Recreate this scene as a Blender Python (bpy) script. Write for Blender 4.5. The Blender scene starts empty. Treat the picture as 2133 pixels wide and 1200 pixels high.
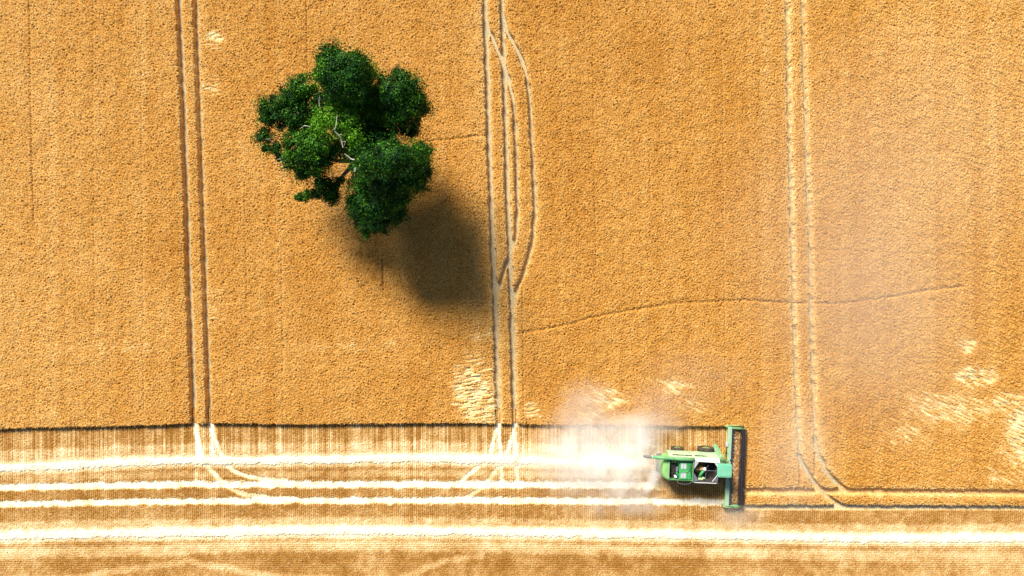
import bpy, bmesh, math, random
import numpy as np
from mathutils import Vector, Matrix, Euler

# ------------------------------------------------------------------ camera, world, sun, exposure
SC = bpy.context.scene
C = SC.collection
random.seed(7); np.random.seed(7)
H = 82.0            # drone height in metres
S = 17.5            # photo pixels per metre on the ground
cam = bpy.data.cameras.new('camera'); camo = bpy.data.objects.new('camera', cam); C.objects.link(camo)
camo.location = (0, 0, H); camo.rotation_euler = (0, 0, 0)
cam.sensor_width = 36; cam.lens = 18.0 / ((2133 / S / 2) / H)
cam.clip_start = 0.5; cam.clip_end = 8000
SC.camera = camo
SUN_EL = math.radians(40.5); SH = Vector((0.49, -0.87, 0)).normalized()     # SH = direction the shadows fall on the ground
world = bpy.data.worlds.new('World'); SC.world = world; world.use_nodes = True
wn = world.node_tree.nodes; wl = world.node_tree.links
sky = wn.new('ShaderNodeTexSky'); sky.sky_type = 'NISHITA'; sky.sun_disc = False
sky.sun_elevation = SUN_EL; sky.sun_rotation = math.atan2(-SH.x, -SH.y)
wl.new(sky.outputs[0], wn['Background'].inputs[0]); wn['Background'].inputs[1].default_value = 0.072
sun = bpy.data.lights.new('sun', 'SUN'); suno = bpy.data.objects.new('sun', sun); C.objects.link(suno)
sun.energy = 5.0; sun.angle = math.radians(17); sun.color = (1.0, 0.94, 0.84)
d = Vector((SH.x * math.cos(SUN_EL), SH.y * math.cos(SUN_EL), -math.sin(SUN_EL)))
suno.rotation_euler = d.to_track_quat('-Z', 'Y').to_euler(); suno.location = (-30, 50, 70)
SC.view_settings.view_transform = 'Standard'; SC.view_settings.look = 'None'
SC.view_settings.exposure = 0.60; SC.view_settings.gamma = 1.0
SC.render.engine = 'CYCLES'
SC.cycles.max_bounces = 8; SC.cycles.volume_bounces = 6; SC.cycles.volume_step_rate = 1.0
SC.cycles.use_denoising = True; SC.cycles.denoiser = 'OPENIMAGEDENOISE'; SC.cycles.denoising_prefilter = 'ACCURATE'

# ------------------------------------------------------------------ helpers
def mat(name, col, rough=0.6, metal=0.0, var=0.12, scale=3.0, dust=0.0, spec=0.3, bump=0.0, dustcol=(0.62, 0.47, 0.27)):
    m = bpy.data.materials.new(name); m.use_nodes = True
    n = m.node_tree.nodes; l = m.node_tree.links; b = n['Principled BSDF']
    tc = n.new('ShaderNodeTexCoord')
    no = n.new('ShaderNodeTexNoise'); no.inputs['Scale'].default_value = scale; no.inputs['Detail'].default_value = 6
    l.new(tc.outputs['Object'], no.inputs['Vector'])
    r = n.new('ShaderNodeMapRange'); r.inputs[1].default_value = .3; r.inputs[2].default_value = .7
    r.inputs[3].default_value = 1 - var; r.inputs[4].default_value = 1 + var
    l.new(no.outputs['Fac'], r.inputs[0])
    mx = n.new('ShaderNodeVectorMath'); mx.operation = 'SCALE'; mx.inputs[0].default_value = col
    l.new(r.outputs[0], mx.inputs['Scale'])
    out = mx.outputs[0]
    if dust > 0:
        n2 = n.new('ShaderNodeTexNoise'); n2.inputs['Scale'].default_value = scale * .7; n2.inputs['Detail'].default_value = 8
        n2.inputs['Roughness'].default_value = .7; l.new(tc.outputs['Object'], n2.inputs['Vector'])
        r2 = n.new('ShaderNodeMapRange'); r2.inputs[1].default_value = .35; r2.inputs[2].default_value = .75
        r2.inputs[3].default_value = 0; r2.inputs[4].default_value = dust; l.new(n2.outputs['Fac'], r2.inputs[0])
        mi = n.new('ShaderNodeMix'); mi.data_type = 'RGBA'; mi.inputs[7].default_value = (*dustcol, 1)
        l.new(r2.outputs[0], mi.inputs[0]); l.new(out, mi.inputs[6]); out = mi.outputs[2]
    l.new(out, b.inputs['Base Color'])
    b.inputs['Roughness'].default_value = rough; b.inputs['Metallic'].default_value = metal
    b.inputs['Specular IOR Level'].default_value = spec
    if bump > 0:
        bp = n.new('ShaderNodeBump'); bp.inputs['Strength'].default_value = bump; bp.inputs['Distance'].default_value = .02
        l.new(no.outputs['Fac'], bp.inputs['Height']); l.new(bp.outputs[0], b.inputs['Normal'])
    return m

def tag(o, label=None, cat=None, group=None, kind=None):
    if label: o['label'] = label
    if cat: o['category'] = cat
    if group: o['group'] = group
    if kind: o['kind'] = kind
    return o

def link(name, me, m, parent=None):
    o = bpy.data.objects.new(name, me); C.objects.link(o)
    if m: me.materials.append(m)
    if parent: o.parent = parent
    return o

def obj(name, bm, m, parent=None, bevel=0.0, smooth=False):
    me = bpy.data.meshes.new(name); bmesh.ops.recalc_face_normals(bm, faces=bm.faces[:]); bm.to_mesh(me); bm.free()
    if smooth:
        for p in me.polygons: p.use_smooth = True
    o = link(name, me, m, parent)
    if bevel > 0:
        bv = o.modifiers.new('bevel', 'BEVEL'); bv.width = bevel; bv.segments = 2; bv.limit_method = 'ANGLE'
    return o

def pieces(name, bm, m, parent=None, bevel=0.0):
    """every loose piece of bm becomes an object of its own"""
    seen = set(); out = []
    for v in bm.verts[:]:
        if v in seen: continue
        st = [v]; isl = {v}
        while st:
            w = st.pop()
            for e_ in w.link_edges:
                o_ = e_.other_vert(w)
                if o_ not in isl: isl.add(o_); st.append(o_)
        seen |= isl; nb = bmesh.new(); mp = {w: nb.verts.new(w.co) for w in isl}
        for f in {f for w in isl for f in w.link_faces}: nb.faces.new([mp[w] for w in f.verts])
        out.append(obj(name, nb, m, parent, bevel))
    bm.free(); return out

def box(bm, x0, x1, y0, y1, z0, z1, M=None):
    vs = [bm.verts.new(M @ Vector(p) if M else p) for p in
          ((x0,y0,z0),(x1,y0,z0),(x1,y1,z0),(x0,y1,z0),(x0,y0,z1),(x1,y0,z1),(x1,y1,z1),(x0,y1,z1))]
    for f in ((0,3,2,1),(4,5,6,7),(0,1,5,4),(1,2,6,5),(2,3,7,6),(3,0,4,7)): bm.faces.new([vs[i] for i in f])
    return bm

def prism(bm, pts, z0, z1):
    """plan outline pts [(x,y)] extruded from z0 to z1 (numbers or one per point)"""
    n = len(pts); a = z0 if hasattr(z0, '__len__') else [z0]*n; b = z1 if hasattr(z1, '__len__') else [z1]*n
    lo = [bm.verts.new((p[0], p[1], a[i])) for i, p in enumerate(pts)]; hi = [bm.verts.new((p[0], p[1], b[i])) for i, p in enumerate(pts)]
    bm.faces.new(lo[::-1]); bm.faces.new(hi)
    for i in range(n): bm.faces.new((lo[i], lo[(i+1)%n], hi[(i+1)%n], hi[i]))
    return bm

def extrude_x(bm, pts, x0, x1):
    """section pts [(y,z)] extruded along x"""
    n = len(pts); lo = [bm.verts.new((x0, *p)) for p in pts]; hi = [bm.verts.new((x1, *p)) for p in pts]
    bm.faces.new(lo[::-1]); bm.faces.new(hi)
    for i in range(n): bm.faces.new((lo[i], lo[(i+1)%n], hi[(i+1)%n], hi[i]))
    return bm

def tube(bm, pts, radii, n=10, cap=True):
    pts = [Vector(p) for p in pts]
    if not hasattr(radii, '__len__'): radii = [radii]*len(pts)
    rings = []; up = Vector((0.13, 0.21, 0.97))
    for i, p in enumerate(pts):
        t = (pts[min(i+1, len(pts)-1)] - pts[max(i-1, 0)]).normalized()
        a = t.cross(up); a = a.normalized() if a.length > .05 else t.orthogonal().normalized()
        b = t.cross(a)
        rings.append([bm.verts.new(p + (a*math.cos(2*math.pi*k/n) + b*math.sin(2*math.pi*k/n))*radii[i]) for k in range(n)])
    for r0, r1 in zip(rings, rings[1:]):
        for k in range(n): bm.faces.new((r0[k], r0[(k+1)%n], r1[(k+1)%n], r1[k]))
    if cap: bm.faces.new(rings[0][::-1]); bm.faces.new(rings[-1])
    return bm

def B(): return bmesh.new()
def sm(t): t = np.clip(t, 0, 1); return t*t*(3-2*t)
def curve(pts, n=600):
    """smooth function through (t, v) points"""
    p = np.array(pts, float); t = np.linspace(p[0,0], p[-1,0], n); v = np.interp(t, p[:,0], p[:,1])
    k = max(3, n//40)|1; vv = np.convolve(np.pad(v, k//2, mode='reflect', reflect_type='odd'), np.ones(k)/k, 'valid')
    return t, vv

# ------------------------------------------------------------------ terrain grid (dense in the middle, coarse to the horizon)
D = 0.085
def axis(half):
    c = np.arange(-half, half + D/2, D); g = []; s = D; x = half
    while x < 2500: s *= 1.35; x += s; g.append(x)
    g = np.array(g); return np.concatenate([-g[::-1], c, g])
ax, ay = axis(70.0), axis(42.0)
NX, NY = len(ax), len(ay)
X, Y = np.meshgrid(ax, ay)                     # rows = y
PX = X*S + 1066.5; PY = 600 - Y*S              # the same points in photo pixels (ground level)
rng = np.random.default_rng(11)
fx = np.fft.rfftfreq(NX, D)[None, :]; fy = np.fft.fftfreq(NY, D)[:, None]
def noise(lx, ly=None, ang=0.0, bw=0.6):
    """band-pass noise, wavelength lx by ly metres, std 1"""
    ly = ly or lx; ca, sa = math.cos(ang), math.sin(ang)
    u = (fx*ca + fy*sa)*lx; v = (-fx*sa + fy*ca)*ly
    r = np.sqrt(u*u + v*v) + 1e-9
    filt = np.exp(-(np.log(r))**2/(2*bw*bw))
    n = np.fft.irfft2(np.fft.rfft2(rng.standard_normal((NY, NX)))*filt, s=(NY, NX))
    return (n/n.std()).astype(np.float32)
def lowpass(l):
    r = np.sqrt(fx*fx + fy*fy)*l
    n = np.fft.irfft2(np.fft.rfft2(rng.standard_normal((NY, NX)))*np.exp(-r*r), s=(NY, NX)); return (n/n.std()).astype(np.float32)
jit_x = noise(1.8)*0.6 + noise(.30)*.8        # ragged edges, in photo pixels
jit_y = noise(1.8)*0.6 + noise(.30)*.8

# ------------------------------------------------------------------ traced lines, photo pixels
def K(p, k=0.991): return [((a-1066.5)*k+1066.5, (b-600)*k+600) for a, b in p]     # crop-top edges back to ground level
EDGE = [(-9000,900),(-400,900),(0,895),(80,891),(200,889),(300,887),(400,883),(520,883),(620,885),(700,884),(800,883),(900,882),(1000,883),(1100,885),(1200,886),(1300,887),(1400,888),(1535,889),(1545,889),(1546,1013),(1700,1014),(2133,1018),(2600,1020),(9000,1020)]
e = np.array(EDGE, float); edge_y = (np.interp(PX, e[:,0], e[:,1])-600)*0.991+600
V_TRACKS = [   # (points (y,x), half width px)
 ([(-9000,340),(-400,368),(0,376),(200,385),(400,392),(600,398),(760,404),(890,408)], 5.6),
 ([(-9000,375),(-400,402),(0,411),(250,419),(500,428),(700,434),(890,440)], 4.6),
 ([(-9000,975),(-400,1000),(0,1010),(150,1015),(300,1019),(450,1024),(600,1030),(720,1034),(890,1038)], 5.7),
 ([(-9000,1015),(-400,1036),(0,1045),(120,1049),(250,1053),(400,1057),(560,1063),(700,1067),(890,1072)], 5.2),
 ([(20,1010),(59,1017),(91,1030),(125,1044),(165,1059),(213,1069),(267,1073),(347,1076),(427,1077),(491,1074),(525,1063),(568,1048),(613,1034),(640,1031)], 3.9),
 ([(20,1046),(43,1050),(75,1060),(109,1080),(155,1096),(213,1104),(288,1107),(373,1111),(437,1114),(501,1109),(555,1094),(603,1075),(650,1066)], 3.9),
 ([(-9000,1600),(-400,1626),(0,1635),(300,1641),(600,1648),(760,1653),(880,1659),(951,1662)], 3.5),
 ([(-9000,1632),(-400,1658),(0,1668),(300,1676),(500,1683),(700,1687),(850,1692),(925,1696)], 3.7),
 ([(940,1660),(951,1663),(972,1673),(999,1690),(1022,1708),(1040,1731),(1052,1752)], 4.6),
 ([(910,1694),(925,1696),(954,1706),(984,1722),(1008,1743),(1019,1764)], 4.6),
]
TX = PX + noise(2.2)*.7 + jit_x*.22; TY = PY + noise(2.2)*.7 + jit_y*.22
trk = np.full(X.shape, 99.0, np.float32); lean = np.zeros_like(trk)
JX = PX + jit_x; JY = PY + jit_y
for pts, hw in V_TRACKS:
    t, v = curve(pts) if len(pts) > 8 and pts[0][0] > -100 else (np.array([p[0] for p in pts], float), np.array([p[1] for p in pts], float))
    xc = np.interp(TY, t, v); sl = np.interp(TY, t, np.gradient(v, t))
    dd = np.abs(TX - xc)/np.sqrt(1+sl*sl) - hw
    dd = np.where((JY < t[0]) | (JY > t[-1]), 99, dd); trk = np.minimum(trk, dd)
# horizontal track pair right of the header
right = PX > 1548
for y0, y1, y2, hw in ((1020, 1020, 1024, 6.0), (1054, 1054, 1056, 5.0)):
    yc = np.interp(PX, [1500, 1750, 2133, 9000], [y0, y1, y2, y2+2]); dd = np.abs(TY*.6+JY*.4-yc)-hw
    trk = np.minimum(trk, np.where(right, dd, 99))
band_bottom = np.interp(PX, [1500, 1750, 2133, 9000], [1050, 1050, 1052, 1053])
# the cutter bar line of the header
cut_x = 1546 - (PY-889)*0.0475
ej = jit_y*0.5
in_crop = (JY*0.5+PY*0.5 < edge_y) & ~((PX > 1520) & (JX < cut_x) & (PY > 885) & (PY < 1062))
strip = right & (PY >= edge_y) & (JY < band_bottom)
crop = (in_crop & ((PY < 889) | (PX > 1500) | (PY < edge_y))) | strip
crop &= ~((PX > 1300) & (JX < cut_x) & (PY > 889*0.991+600*0.009))
crop_t = sm((trk+.3)/1.5)                          # 0 on a track floor
# ------------------------------------------------------------------ wheat height and colour
n_a, n_b, n_c, n_d = noise(.62), noise(.33, bw=.45), noise(.24, bw=.4), noise(.36, bw=.5)
n_e = noise(.5, .22, math.radians(-35), .4)
big = lowpass(9.0); mid = noise(3.0, bw=.7)
lod = np.zeros_like(trk)
for cx, cy, rx, ry, a in ((985,812,42,62,1.3),(1012,850,24,36,1.0),(1110,852,20,30,.8),(1262,828,44,26,.75),(1395,800,55,20,.7),(1440,845,40,22,.5),(1225,862,30,20,.6),
                          (2020,782,42,22,1.2),(2005,718,20,24,.85),(1975,850,110,44,.72),(2125,905,48,80,1.15),(2100,840,60,30,.8),(2080,990,60,30,.5),(450,82,24,28,.75),(448,185,22,24,.6),
                          (455,640,24,70,.45),(240,722,150,20,.36),(720,720,260,20,.34),(1880,900,60,40,.5),(300,160,60,60,.3),(1000,700,40,26,.4)):
    lod = np.maximum(lod, a*np.exp(-(((PX-cx)/rx)**2 + ((PY-cy)/ry)**2)*0.9))
st_r = noise(3.2, .42, math.radians(-26), .40); st_h = noise(3.0, .40, math.radians(8), .40)
streak = np.where(PX > 1150, st_r, st_h)
lodm = sm((lod*(1 + .20*mid + .65*streak) - 0.22)/1.05)
hole = np.maximum(0, n_d - 1.12)
h = 0.74 + 0.012*n_a + 0.017*n_b + 0.042*n_c + .012*n_e - 0.28*hole + 0.02*mid
h += 0.022*st_r*sm((PX-1200)/900)
h = h*(1-lodm) + lodm*(0.48 + 0.12*streak)
# faint sprayer and drill lines through the standing crop
def faint(xs, ys, w, dep, horiz=True):
    global h
    if horiz: dd = np.abs(JY - np.interp(PX, xs, ys)); ok = (PX > xs[0]) & (PX < xs[-1])
    else: dd = np.abs(JX*.4+PX*.6 - np.interp(PY, ys, xs)); ok = (PY > ys[0]) & (PY < ys[-1])
    h = h - dep*ok*np.exp(-(dd/w)**2)*(0.6+0.4*np.clip(mid+.5, 0, 1.5))
faint([1080,1160,1250,1320,1400,1470,1550,1650,1750,1850,1930,2000],[694,680,657,645,631,628,625,631,632,618,604,596], 2.6, .21)
faint([1700,2133],[520,540], 1.5, .08); faint([1830,2250],[742,755], 1.5, .09)
faint([870,940,1012],[300,292,284], 2.2, .16)
faint([641,644],[0,150], 1.3, .26, False); faint([68,72,78],[-100,220,460], 1.4, .26, False); faint([200,204],[-100,700], 1.2, .10, False); faint([300,306],[100,860], 1.2, .10, False); faint([590,594],[500,880], 1.2, .12, False); faint([1230,1240],[-100,560], 1.2, .10, False); faint([1500,1508],[100,880], 1.2, .10, False); faint([1860,1870],[-100,640], 1.2, .10, False); faint([1990,2000],[-100,300], 1.2, .10, False); faint([514,519],[380,640], 1.2, .12, False)
faint([798,801],[540,605], 1.5, .40, False); faint([1350,1353],[315,430], 1.3, .16, False); faint([1088,1091],[590,880], 1.3, .15, False)
faint([1661,1662],[960,1008], 2, .4, False); faint([1693,1692],[940,990], 2, .5, False)
rag = np.exp(-np.maximum(trk, 0)/5.0)
h = h - rag*(0.10 + 0.06*np.maximum(0, n_b))
hc = (h*crop_t).astype(np.float32)
hc = np.where(crop, np.maximum(hc, -.05), -.05); hc = np.where(hc < .12, -.05, hc)
c1_ = np.fft.irfft(np.fft.rfft(rng.standard_normal(NX))*np.exp(-(np.fft.rfftfreq(NX, D)*1.5)**2), NX); c1_ = (c1_/c1_.std())[None, :]
tone_c = np.clip(0.34 + 0.025*big + .03*c1_ + 0.02*mid + .05*n_b + .14*sm((lod-.15)/.8) + 0.50*lodm + (0.20 + .16*sm((PX-700)/200))*rag*np.clip(1+.4*n_c, 0, 2), 0, 1)
tone_c = np.clip(tone_c + 0.10*sm((500-PX)/500) + .12*sm((PX-1500)/500)*sm((700-PY)/500), 0, 1)

def grid_mesh(name, Z, keep, attrs, m):
    """heightfield over the cells in keep (cell array NY-1, NX-1)"""
    vm = np.zeros((NY, NX), bool)
    vm[:-1,:-1] |= keep; vm[1:,:-1] |= keep; vm[:-1,1:] |= keep; vm[1:,1:] |= keep
    idx = np.full((NY, NX), -1, np.int64); idx[vm] = np.arange(vm.sum())
    co = np.stack([X[vm], Y[vm], Z[vm]], 1).astype(np.float32)
    q = np.stack([idx[:-1,:-1][keep], idx[:-1,1:][keep], idx[1:,1:][keep], idx[1:,:-1][keep]], 1).astype(np.int32)
    me = bpy.data.meshes.new(name); me.vertices.add(len(co)); me.vertices.foreach_set('co', co.ravel())
    me.loops.add(q.size); me.loops.foreach_set('vertex_index', q.ravel())
    me.polygons.add(len(q)); me.polygons.foreach_set('loop_start', np.arange(0, q.size, 4, dtype=np.int32))
    me.polygons.foreach_set('loop_total', np.full(len(q), 4, np.int32))
    for k, a in attrs.items():
        at = me.attributes.new(k, 'FLOAT', 'POINT'); at.data.foreach_set('value', a[vm].astype(np.float32))
    me.update(calc_edges=True)
    return link(name, me, m)

def field_mat(name, stops, fine=10.0, amp=0.35, red=(1.0, .82, .6)):
    """colour ramp over the 'tone' attribute, broken up by fine noise"""
    m = bpy.data.materials.new(name); m.use_nodes = True
    n = m.node_tree.nodes; l = m.node_tree.links; b = n['Principled BSDF']
    at = n.new('ShaderNodeAttribute'); at.attribute_name = 'tone'
    tc = n.new('ShaderNodeTexCoord')
    no = n.new('ShaderNodeTexNoise'); no.inputs['Scale'].default_value = fine; no.inputs['Detail'].default_value = 2; l.new(tc.outputs['Object'], no.inputs['Vector'])
    r = n.new('ShaderNodeMapRange'); r.inputs[1].default_value = .3; r.inputs[2].default_value = .7; r.inputs[3].default_value = -amp; r.inputs[4].default_value = amp
    l.new(no.outputs['Fac'], r.inputs[0])
    ad = n.new('ShaderNodeMath'); l.new(at.outputs['Fac'], ad.inputs[0]); l.new(r.outputs[0], ad.inputs[1]); ad.use_clamp = True
    cr = n.new('ShaderNodeValToRGB'); l.new(ad.outputs[0], cr.inputs[0])
    el = cr.color_ramp.elements
    el[0].position = stops[0][0]; el[0].color = (*stops[0][1], 1); el[1].position = stops[-1][0]; el[1].color = (*stops[-1][1], 1)
    for p, c in stops[1:-1]: x = el.new(p); x.color = (*c, 1)
    l.new(cr.outputs[0], b.inputs['Base Color']); b.inputs['Roughness'].default_value = .85; b.inputs['Specular IOR Level'].default_value = .1
    return m

wheat_m = field_mat('ripe_wheat', [(0,(.33,.120,.014)),(.3,(.50,.232,.038)),(.6,(.63,.36,.105)),(1,(.82,.66,.34))], 9, .28)
def ears(name, count, m):
    """leaning ears and awns standing proud of the crop, laid over where the wheat is lodged"""
    g_ = np.random.default_rng(3); x_ = g_.uniform(-66, 66, count); y_ = g_.uniform(-27.5, 38, count)
    i_ = np.clip(np.searchsorted(ax, x_), 1, NX-1); j_ = np.clip(np.searchsorted(ay, y_), 1, NY-1)
    hh = np.minimum(hc[j_, i_], hc[j_-1, i_-1]); k = (hh > .42) & (crop_t[j_, i_] > .97); x_, y_, i_, j_, hh = x_[k], y_[k], i_[k], j_[k], hh[k]; n = len(x_)
    lo_ = lodm[j_, i_]; an = g_.normal(-.5, 1.0, n) + math.pi*(g_.random(n) < .35); an = np.where(g_.random(n) < lo_*1.6, np.where(x_ > 5, math.radians(-24), math.radians(8)) + g_.normal(0, .16, n), an)
    ln = g_.uniform(.10, .26, n)*(1 + 2.0*lo_); wd = g_.uniform(.018, .042, n); up = g_.uniform(.02, .12, n)*(1-.8*lo_)
    c, s_ = np.cos(an), np.sin(an); co = np.zeros((n, 4, 3), np.float32)
    for q, (u, v, w) in enumerate(((0,-.5,0),(.55,-.8,.7),(1,0,1),(.5,.7,.75))):
        co[:,q,0] = x_ + u*ln*c - v*wd*s_; co[:,q,1] = y_ + u*ln*s_ + v*wd*c; co[:,q,2] = hh - .01 + w*up
    tn = np.clip(tone_c[j_, i_] + g_.normal(.02, .20, n)*(1-.6*lo_) + .12*lo_, 0, 1)
    me = bpy.data.meshes.new(name); me.vertices.add(4*n); me.vertices.foreach_set('co', co.ravel())
    me.loops.add(4*n); me.loops.foreach_set('vertex_index', np.arange(4*n, dtype=np.int32))
    me.polygons.add(n); me.polygons.foreach_set('loop_start', np.arange(0, 4*n, 4, dtype=np.int32)); me.polygons.foreach_set('loop_total', np.full(n, 4, np.int32))
    t_ = me.attributes.new('tone', 'FLOAT', 'POINT'); t_.data.foreach_set('value', np.repeat(tn, 4).astype(np.float32)); me.update(calc_edges=True)
    return link(name, me, m)
tag(ears('wheat_ears', 900000, wheat_m), 'ripe golden wheat ears standing over the upper field', 'wheat', kind='stuff')
cell = lambda a: (a[:-1,:-1] | a[1:,:-1] | a[:-1,1:] | a[1:,1:])
crop_o = grid_mesh('wheat_crop', hc, cell(hc > 0), {'tone': tone_c}, wheat_m)
tag(crop_o, 'standing ripe golden wheat over the upper field, crossed by wheel tracks', 'wheat', kind='stuff')

# ------------------------------------------------------------------ stubble
def line(pts): p = np.array(pts, float); return np.interp(PX, p[:,0], p[:,1])
wob = noise(3.2, bw=.8)*0.9 + noise(.4)*.9
def band(cl, hw, soft, amp):
    return amp*(1-sm((np.abs(PY + wob - cl) - hw)/soft))
W1 = [(-9000,980),(-300,980),(0,976),(120,972),(250,965),(400,960),(520,961),(700,958),(850,956),(1000,958),(1150,962),(1340,963),(1385,964)]
W2 = [(-9000,1124),(-300,1122),(0,1118),(200,1113),(400,1111),(620,1107),(800,1107),(1000,1109),(1200,1113),(1400,1115),(1550,1118),(1800,1123),(2133,1122),(2600,1125),(9000,1125)]
L1 = [(-9000,1017),(-300,1017),(0,1014),(200,1011),(400,1008),(700,1008),(1000,1008),(1300,1010),(1500,1014),(9000,1020)]
L2 = [(-9000,1053),(-300,1053),(0,1050),(200,1046),(400,1043),(700,1042),(1000,1041),(1300,1043),(1500,1046),(9000,1056)]
w1, w2, l1, l2 = line(W1), line(W2), line(L1), line(L2)
tone = 0.18 + 0.05*mid + 0.03*big
zoneA = sm((w1-12-PY)/14)
# drill-row columns in the freshly cut strip
cx1 = np.interp(ax, ax, np.zeros(NX)); r1 = rng.standard_normal(NX)
def n1d(l):
    f = np.fft.rfftfreq(NX, D)*l + 1e-9; v = np.fft.irfft(np.fft.rfft(rng.standard_normal(NX))*np.exp(-(np.log(f))**2/.7), NX); return (v/v.std())[None, :]
cols = 0.07*n1d(1.6) + .09*n1d(.6) + .06*n1d(5.0) + .05
rows = np.sin(2*np.pi*PX/4.2)*(PY < 1085)*.15 + np.sin(2*np.pi*PY/4.4)*(PY > 1125)*.06
tone = tone + (zoneA + .3*(1-zoneA)*(PY < 1090))*cols*(PX < 1600) + rows + .05*lowpass(5.0)*(1-zoneA)
left = sm((1420-PX)/60)
tone += band(w1-24, 9, 9, .28)*left + band(w1, 8, 11, .50)*left
tone += band((w1+l1)/2+3, 3, 7, .22)*sm((1420-PX)/60)
tone += band(l1, 4.6, 5.5, .82)*(1+.04*mid)*sm((1405-PX)/70) + band(l2, 4.2, 5, .80)*(1+.04*mid)*sm((1545-PX)/30)
tone += band(w2-20, 7, 8, .30) + band(w2, 8, 11, .50)
lowp = line([(-300,1158),(0,1153),(200,1149),(350,1146),(500,1138),(800,1136),(1100,1140),(1300,1147),(1550,1152),(1750,1156),(1950,1160),(2400,1160)])
tone += band(lowp, 6, 10, .30)*(1-.7*sm((PX-1750)/200)) + band(lowp-14, 8, 10, .10)
tone += band(line([(-300,1210),(150,1205),(260,1185),(400,1168),(560,1200),(2600,1260)]), 3, 8, .22)*(PX < 700)
tone += band(line([(0,1260),(820,1215),(870,1190),(930,1166),(990,1158),(1040,1150),(2600,1150)]), 3, 7, .22)*(PX > 780)*(PX < 1010)
tone += .04*sm((PY-1158)/20)
tone += 0.12*sm((PY-1135)/30)*sm((PX-1700)/400)
tone = np.where(right & (PY < 1062), .50 + .1*n_b, tone)
tone += right*band(line([(0,1056),(2600,1056)]), 4, 4, .16)
# pressed wheel marks crossing the stubble
fl = np.zeros_like(trk)
def mark(pts, hw, amp, horiz=False):
    global tone, fl
    p = np.array(pts, float)
    a, b = (PX, JY) if horiz else (PY, JX)
    c = np.interp(a, p[:,0], p[:,1]); sl = np.interp(a, p[:,0], np.gradient(p[:,1], p[:,0]))
    k = (1-sm((np.abs(b-c)/np.sqrt(1+sl*sl) - hw)/2.5))*((a > p[0,0]) & (a < p[-1,0])); fl = np.maximum(fl, k*.8)
    tone = tone + amp*1.35*k
for pts, hw, amp in (([(880,408),(915,411),(950,413)],4,.5),([(880,440),(915,441),(950,442)],2.6,.4),([(880,441),(900,444),(920,450),(950,463)],3,.42),
    ([(900,411),(930,416),(952,421)],3,.35),([(966,428),(984,445),(1002,462)],3.4,.34),([(975,409),(1003,409)],2.5,.22),([(880,1038),(915,1040),(950,1043)],3,.5),([(880,1072),(950,1073)],3.2,.5),
    ([(885,1036),(905,1030),(950,1019)],2.6,.35),([(885,1071),(905,1067),(950,1053)],2.6,.35),([(970,1043),(1003,1045)],3,.3),([(970,1076),(1003,1077)],3,.3),
    ([(970,998),(985,980),(1003,958)],3,.32),([(972,1037),(1003,1015)],2.4,.2),([(1014,1006),(1024,990),(1038,968)],2.6,.28),([(885,1090),(950,1091)],1.2,.28)):
    mark(pts, hw, amp)
for pts in ([(470,966),(485,979),(510,990),(545,997),(600,1001)],[(472,1012),(495,1024),(530,1032),(565,1036),(620,1038)]): mark(pts, 3.2, .38, True)
pressed = np.maximum(np.maximum(band(l1,5,3,1)*(PX<1395), band(l2,5,3,1)*(PX<1545)), fl)
rowh = np.where(PY < 1128, np.sin(2*np.pi*PX/4.2), np.sin(2*np.pi*PY/4.4))
hs = 0.13 + 0.045*rowh + 0.014*n_b + 0.016*n_c + .012*n_a
hs = hs*(1-pressed) + pressed*(.035 + .012*n_b)
keep_s = PY > edge_y - 30
hs = np.where(right & (PY < 1062), .02 + .008*n_b, hs); hs = np.where(right & (PY < 1013), -.06, hs)
cells = cell(keep_s) & ~((PX[:-1,:-1] > 1580) & (PY[:-1,:-1] < 1010))
stub_m = field_mat('stubble', [(0,(.24,.105,.015)),(.22,(.40,.192,.045)),(.55,(.64,.44,.19)),(.85,(.82,.69,.45)),(1.0,(.88,.82,.68))], 12, .26)
stub = grid_mesh('stubble', np.maximum(hs, .012).astype(np.float32), cells, {'tone': np.clip(tone + .05*n_c, 0, 1)}, stub_m)
tag(stub, 'cut wheat stubble in brown and cream stripes along the lower field', 'stubble', kind='stuff')

# ------------------------------------------------------------------ ground sheet
bm = B(); g = [bm.verts.new((x, y, 0)) for x, y in ((-3000,-3000),(3000,-3000),(3000,3000),(-3000,3000))]; bm.faces.new(g)
soil_m = mat('dry_soil', (.47,.385,.225), .95, 0, .28, 5.0, spec=.05)
gr = obj('ground', bm, soil_m); tag(gr, kind='structure')

# ------------------------------------------------------------------ straw windrows
straw_m = field_mat('straw', [(0,(.55,.40,.20)),(.4,(.80,.69,.47)),(1,(.88,.82,.67))], 14, .25)
def windrow(name, cl, hw, x_end, label):
    k = sm(1 - (np.abs(PY + wob*1.1 - cl)/hw)**2.2)*sm((x_end-PX)/60 if x_end < 3000 else 1)
    z = .0 + .24*k**.9*(1 + .10*noise(.9, .25, math.radians(10)) + .05*n_c) + .010*n_b
    o = grid_mesh(name, z.astype(np.float32), cell((k > .02) & (z > .03)), {'tone': np.clip(.6 + .16*n_b + .1*mid - .5*(1-sm(k*2.5)), 0, 1)}, straw_m)
    tag(o, label, 'windrow', 'straw windrows')
windrow('straw_windrow', w1-1, 10.8, 1380, 'thick white straw row ending behind the green combine harvester')
windrow('straw_windrow', w2-1, 10.8, 9e9, 'thick white straw row running unbroken below the harvester, nearest the bottom')

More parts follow.
